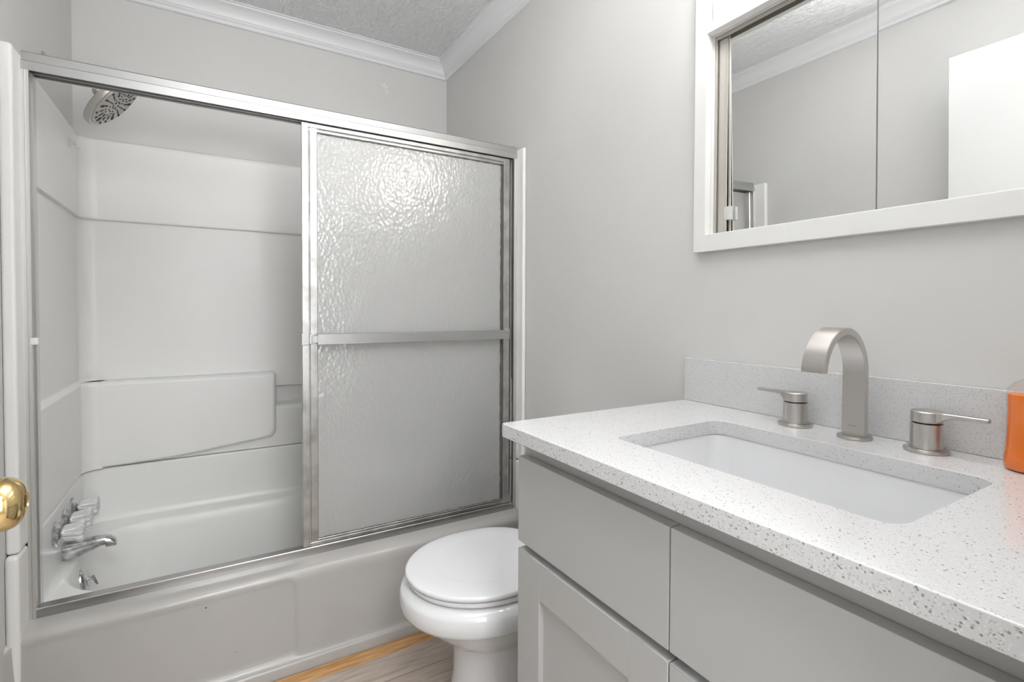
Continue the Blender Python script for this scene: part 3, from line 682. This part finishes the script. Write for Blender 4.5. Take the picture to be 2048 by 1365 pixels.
# ------------------------------------------------------------------ soap bottle
SX, SY = 0.992, 0.2245
sb = empty('soap_bottle', (SX, SY, CZ1), 'clear soap bottle of orange liquid with white cap beside the sink', 'soap bottle')
def oval(r, h, z, n=48, p=2.4):
    return [(SX + h*math.copysign(abs(math.cos(2*PI*i/n))**(2/p), math.cos(2*PI*i/n)), SY + r*math.copysign(abs(math.sin(2*PI*i/n))**(2/p), math.sin(2*PI*i/n)), CZ1+z) for i in range(n)]
bp = [(0.030, 0.0005), (0.0350, 0.002), (0.0368, 0.008), (0.0368, 0.020), (0.0355, 0.028), (0.0345, 0.050), (0.0342, 0.080), (0.0348, 0.100), (0.0350, 0.108), (0.0335, 0.116), (0.028, 0.124), (0.018, 0.130), (0.0125, 0.133), (0.0120, 0.140)]
bm = bmesh.new(); loft(bm, [oval(r, r*0.72 if r > 0.02 else r*0.95, z) for r, z in bp], True, True)
finish('bottle', bm, PLASTB, sb, 50)
bm = bmesh.new(); lq = [(r-0.0013, max(z, 0.002)) for r, z in bp if z < 0.110]
loft(bm, [oval(r, r*0.72, z) for r, z in lq], True, True); finish('liquid_soap', bm, ORANGE, sb, 50)
bm = bmesh.new(); lathe(bm, [(0, 0.1405), (0.0145, 0.1405), (0.015, 0.142), (0.0145, 0.160), (0.0130, 0.163), (0.0065, 0.163), (0.0065, 0.176), (0.0060, 0.178), (0, 0.178)], (SX, SY, CZ1), (0, 0, 1), 32); finish('cap', bm, WHITEP, sb)

# ------------------------------------------------------------------ mirrored cabinet
XF = 1.0337
mc = empty('medicine_cabinet', (XR, 0.47, 1.25), 'recessed white framed cabinet with two sliding mirror doors on the right wall', 'mirror cabinet')
YO0, YO1, ZO0, ZO1 = 0.093, 0.8515, 1.2308, 1.945
IY0, IY1 = 0.130, 0.8165
bm = bmesh.new()
xb = XR-0.0005
bx(bm, XF, xb, IY1, YO1, ZO0, ZO1, 0.001, 1); bx(bm, XF, xb, YO0, IY0, ZO0, ZO1, 0.001, 1)
bx(bm, XF, xb, IY0-0.001, IY1+0.001, ZO0, 1.2715, 0.001, 1); bx(bm, XF, xb, IY0-0.001, IY1+0.001, 1.912, ZO1, 0.001, 1)
bx(bm, XF-0.001, xb+0.004, IY0-0.001, IY1+0.001, 1.7515, 1.7762, 0.001, 1)
finish('frame', bm, FRAMEW, mc)
bm = bmesh.new()   # lining of the recess
XI = 1.064
bx(bm, XR, XI, IY1, IY1+0.004, 1.2715, 1.7515); bx(bm, XR, XI, IY0-0.004, IY0, 1.2715, 1.7515)
bx(bm, XR, XI, IY0, IY1, 1.2665, 1.2715); bx(bm, XR+0.0045, XI, IY0, IY1, 1.7515, 1.7565)
finish('lining', bm, FRAMEW, mc)
bm = bmesh.new()   # steel box and tracks behind the lining
XK = 1.125
bx(bm, XI, XK, IY1+0.0005, IY1+0.004, 1.2665, 1.765); bx(bm, XI, XK, IY0-0.004, IY0-0.0005, 1.2665, 1.765)
bx(bm, XI, XK, IY0, IY1, 1.2665, 1.2700); bx(bm, XI, XK, IY0, IY1, 1.7530, 1.7565)
bx(bm, XI+0.0005, XI+0.0025, IY1-0.006, IY1, 1.2715, 1.753); bx(bm, XI+0.001, XI+0.003, IY0, IY1, 1.742, 1.753)
bx(bm, XI+0.016, XI+0.018, IY0, IY1, 1.7400, 1.753); bx(bm, XI+0.001, XI+0.003, IY0, IY1, 1.2700, 1.2745); bx(bm, XI+0.016, XI+0.018, IY0, IY1, 1.2700, 1.2745)
bx(bm, XI+0.006, XI+0.009, IY1-0.030, IY1-0.001, 1.2700, 1.753); bx(bm, XI+0.009, XI+0.014, IY1-0.013, IY1-0.004, 1.2700, 1.753)
bx(bm, XK, XK+0.003, IY0-0.004, IY1+0.004, 1.2665, 1.7565)
finish('steel_box', bm, TRACKM, mc)
TILT = 0.020
def mirror_door(xm, ya, yb2, pull):
    zmid = 1.45
    M = Matrix.Translation((xm, 0, zmid)) @ Matrix.Rotation(-TILT, 4, 'Y') @ Matrix.Translation((-xm, 0, -zmid))
    bm = bmesh.new(); bx(bm, xm, xm+0.0035, ya, yb2, 1.277, 1.7515, M=M)
    mr = sub(finish('mirror_door', bm, MIRROR, mc, 0))
    bm = bmesh.new()
    if pull: bx(bm, xm-0.0012, xm+0.0045, yb2, yb2+0.005, 1.277, 1.7515, M=M)
    bx(bm, xm-0.0012, xm+0.0045, ya-0.0022, ya, 1.277, 1.7515, M=M)
    bx(bm, xm-0.0008, xm+0.0045, ya, yb2, 1.7480, 1.7525, M=M)
    if not pull:
        b2 = bmesh.new(); bx(b2, xm-0.0005, xm+0.0045, yb2, yb2+0.0022, 1.277, 1.7515, M=M)
        e2 = finish('door_edge', b2, DARKM, mc, 0); e2.parent = mr; e2.location = (0, 0, 0)
    e_ = finish('edge_strip', bm, EDGEM, mc, 0); e_.parent = mr; e_.location = (0, 0, 0)
    if pull:
        bm = bmesh.new(); bx(bm, xm-0.012, xm-0.001, yb2-0.010, yb2+0.010, 1.306, 1.3385, 0.002, 2)
        f = finish('finger_pull', bm, ACRYL, mc); f.parent = mr; f.location = (0, 0, 0); tag(f, 'clear plastic finger pull')
mirror_door(1.0815, 0.452, 0.7835, True)
mirror_door(1.0690, 0.135, 0.4655, False)

# ------------------------------------------------------------------ vanity light
vl = empty('vanity_light', (XR, 0.47, 1.85), 'white bar light with four globe bulbs above the mirror cabinet', 'wall lamp')
bm = bmesh.new(); bx(bm, XR-0.001, XR+0.0035, IY0+0.001, IY1-0.001, 1.7765, 1.9115, 0.001, 1); finish('back_plate', bm, LAMPP, vl)
for y in (0.735, 0.560, 0.385, 0.210):
    zz = 1.835; bm = bmesh.new(); lathe(bm, [(0, 0), (0.030, 0), (0.030, 0.003), (0.018, 0.006), (0.0155, 0.008), (0.0155, 0.022), (0.0, 0.022)], (XR-0.001, y, zz), (-1, 0, 0), 32)
    sc = sub(finish('socket', bm, BRASS, vl))
    bm = bmesh.new(); lathe(bm, [(0.0, 0.020), (0.0125, 0.022), (0.014, 0.030)] + [(0.0385*math.sin(math.radians(a)), 0.0645-0.0385*math.cos(math.radians(a))) for a in range(28, 181, 8)] + [(0.0, 0.103)], (XR-0.001, y, zz), (-1, 0, 0), 32)
    bb = finish('globe_bulb', bm, BULB, vl); bb.parent = sc; bb.location = (0, 0, 0)

# ------------------------------------------------------------------ bathroom door standing open on the left
XD = -0.2275
bm = bmesh.new(); bx(bm, XD-0.035, XD, 0.080, 0.793, 0.012, 1.968, 0.0015, 1)
do = struct('door_1', bm, DOORW); do['_o'] = (0, 0, 0)
KY, KZ = 0.728, 0.882
bm = bmesh.new(); lathe(bm, [(0, 0), (0.031, 0), (0.032, 0.002), (0.029, 0.006), (0.018, 0.008), (0.012, 0.011), (0.0105, 0.016), (0.0125, 0.020), (0.019, 0.024), (0.0245, 0.0295), (0.0272, 0.036), (0.0277, 0.042), (0.0270, 0.047), (0.0250, 0.052), (0.0215, 0.0560), (0.0170, 0.0588), (0.0120, 0.0602), (0.0095, 0.0604), (0.0085, 0.0590), (0.0, 0.0588)], (XD, KY, KZ), (1, 0, 0), 56)
kn = sub(finish('door_knob', bm, BRASS, do)); tag(kn, 'polished brass knob')
bm = bmesh.new(); lathe(bm, [(0, 0.0585), (0.0078, 0.0585), (0.0074, 0.0592), (0, 0.0594)], (XD, KY, KZ), (1, 0, 0), 24); bx(bm, XD+0.0590, XD+0.0605, KY-0.0012, KY+0.0012, KZ-0.006, KZ+0.006, 0.0004, 1)
bt = finish('lock_button', bm, BRASSD, do); bt.parent = kn; bt.location = (0, 0, 0)
for z in (0.25, 1.05, 1.75):
    bm = bmesh.new(); tube(bm, [(XD+0.004, 0.0835, z-0.04), (XD+0.004, 0.0835, z+0.04)], 0.005, 12); finish('hinge', bm, BRASS, do)

# tidy helper properties
for o in bpy.data.objects:
    if '_o' in o: del o['_o']
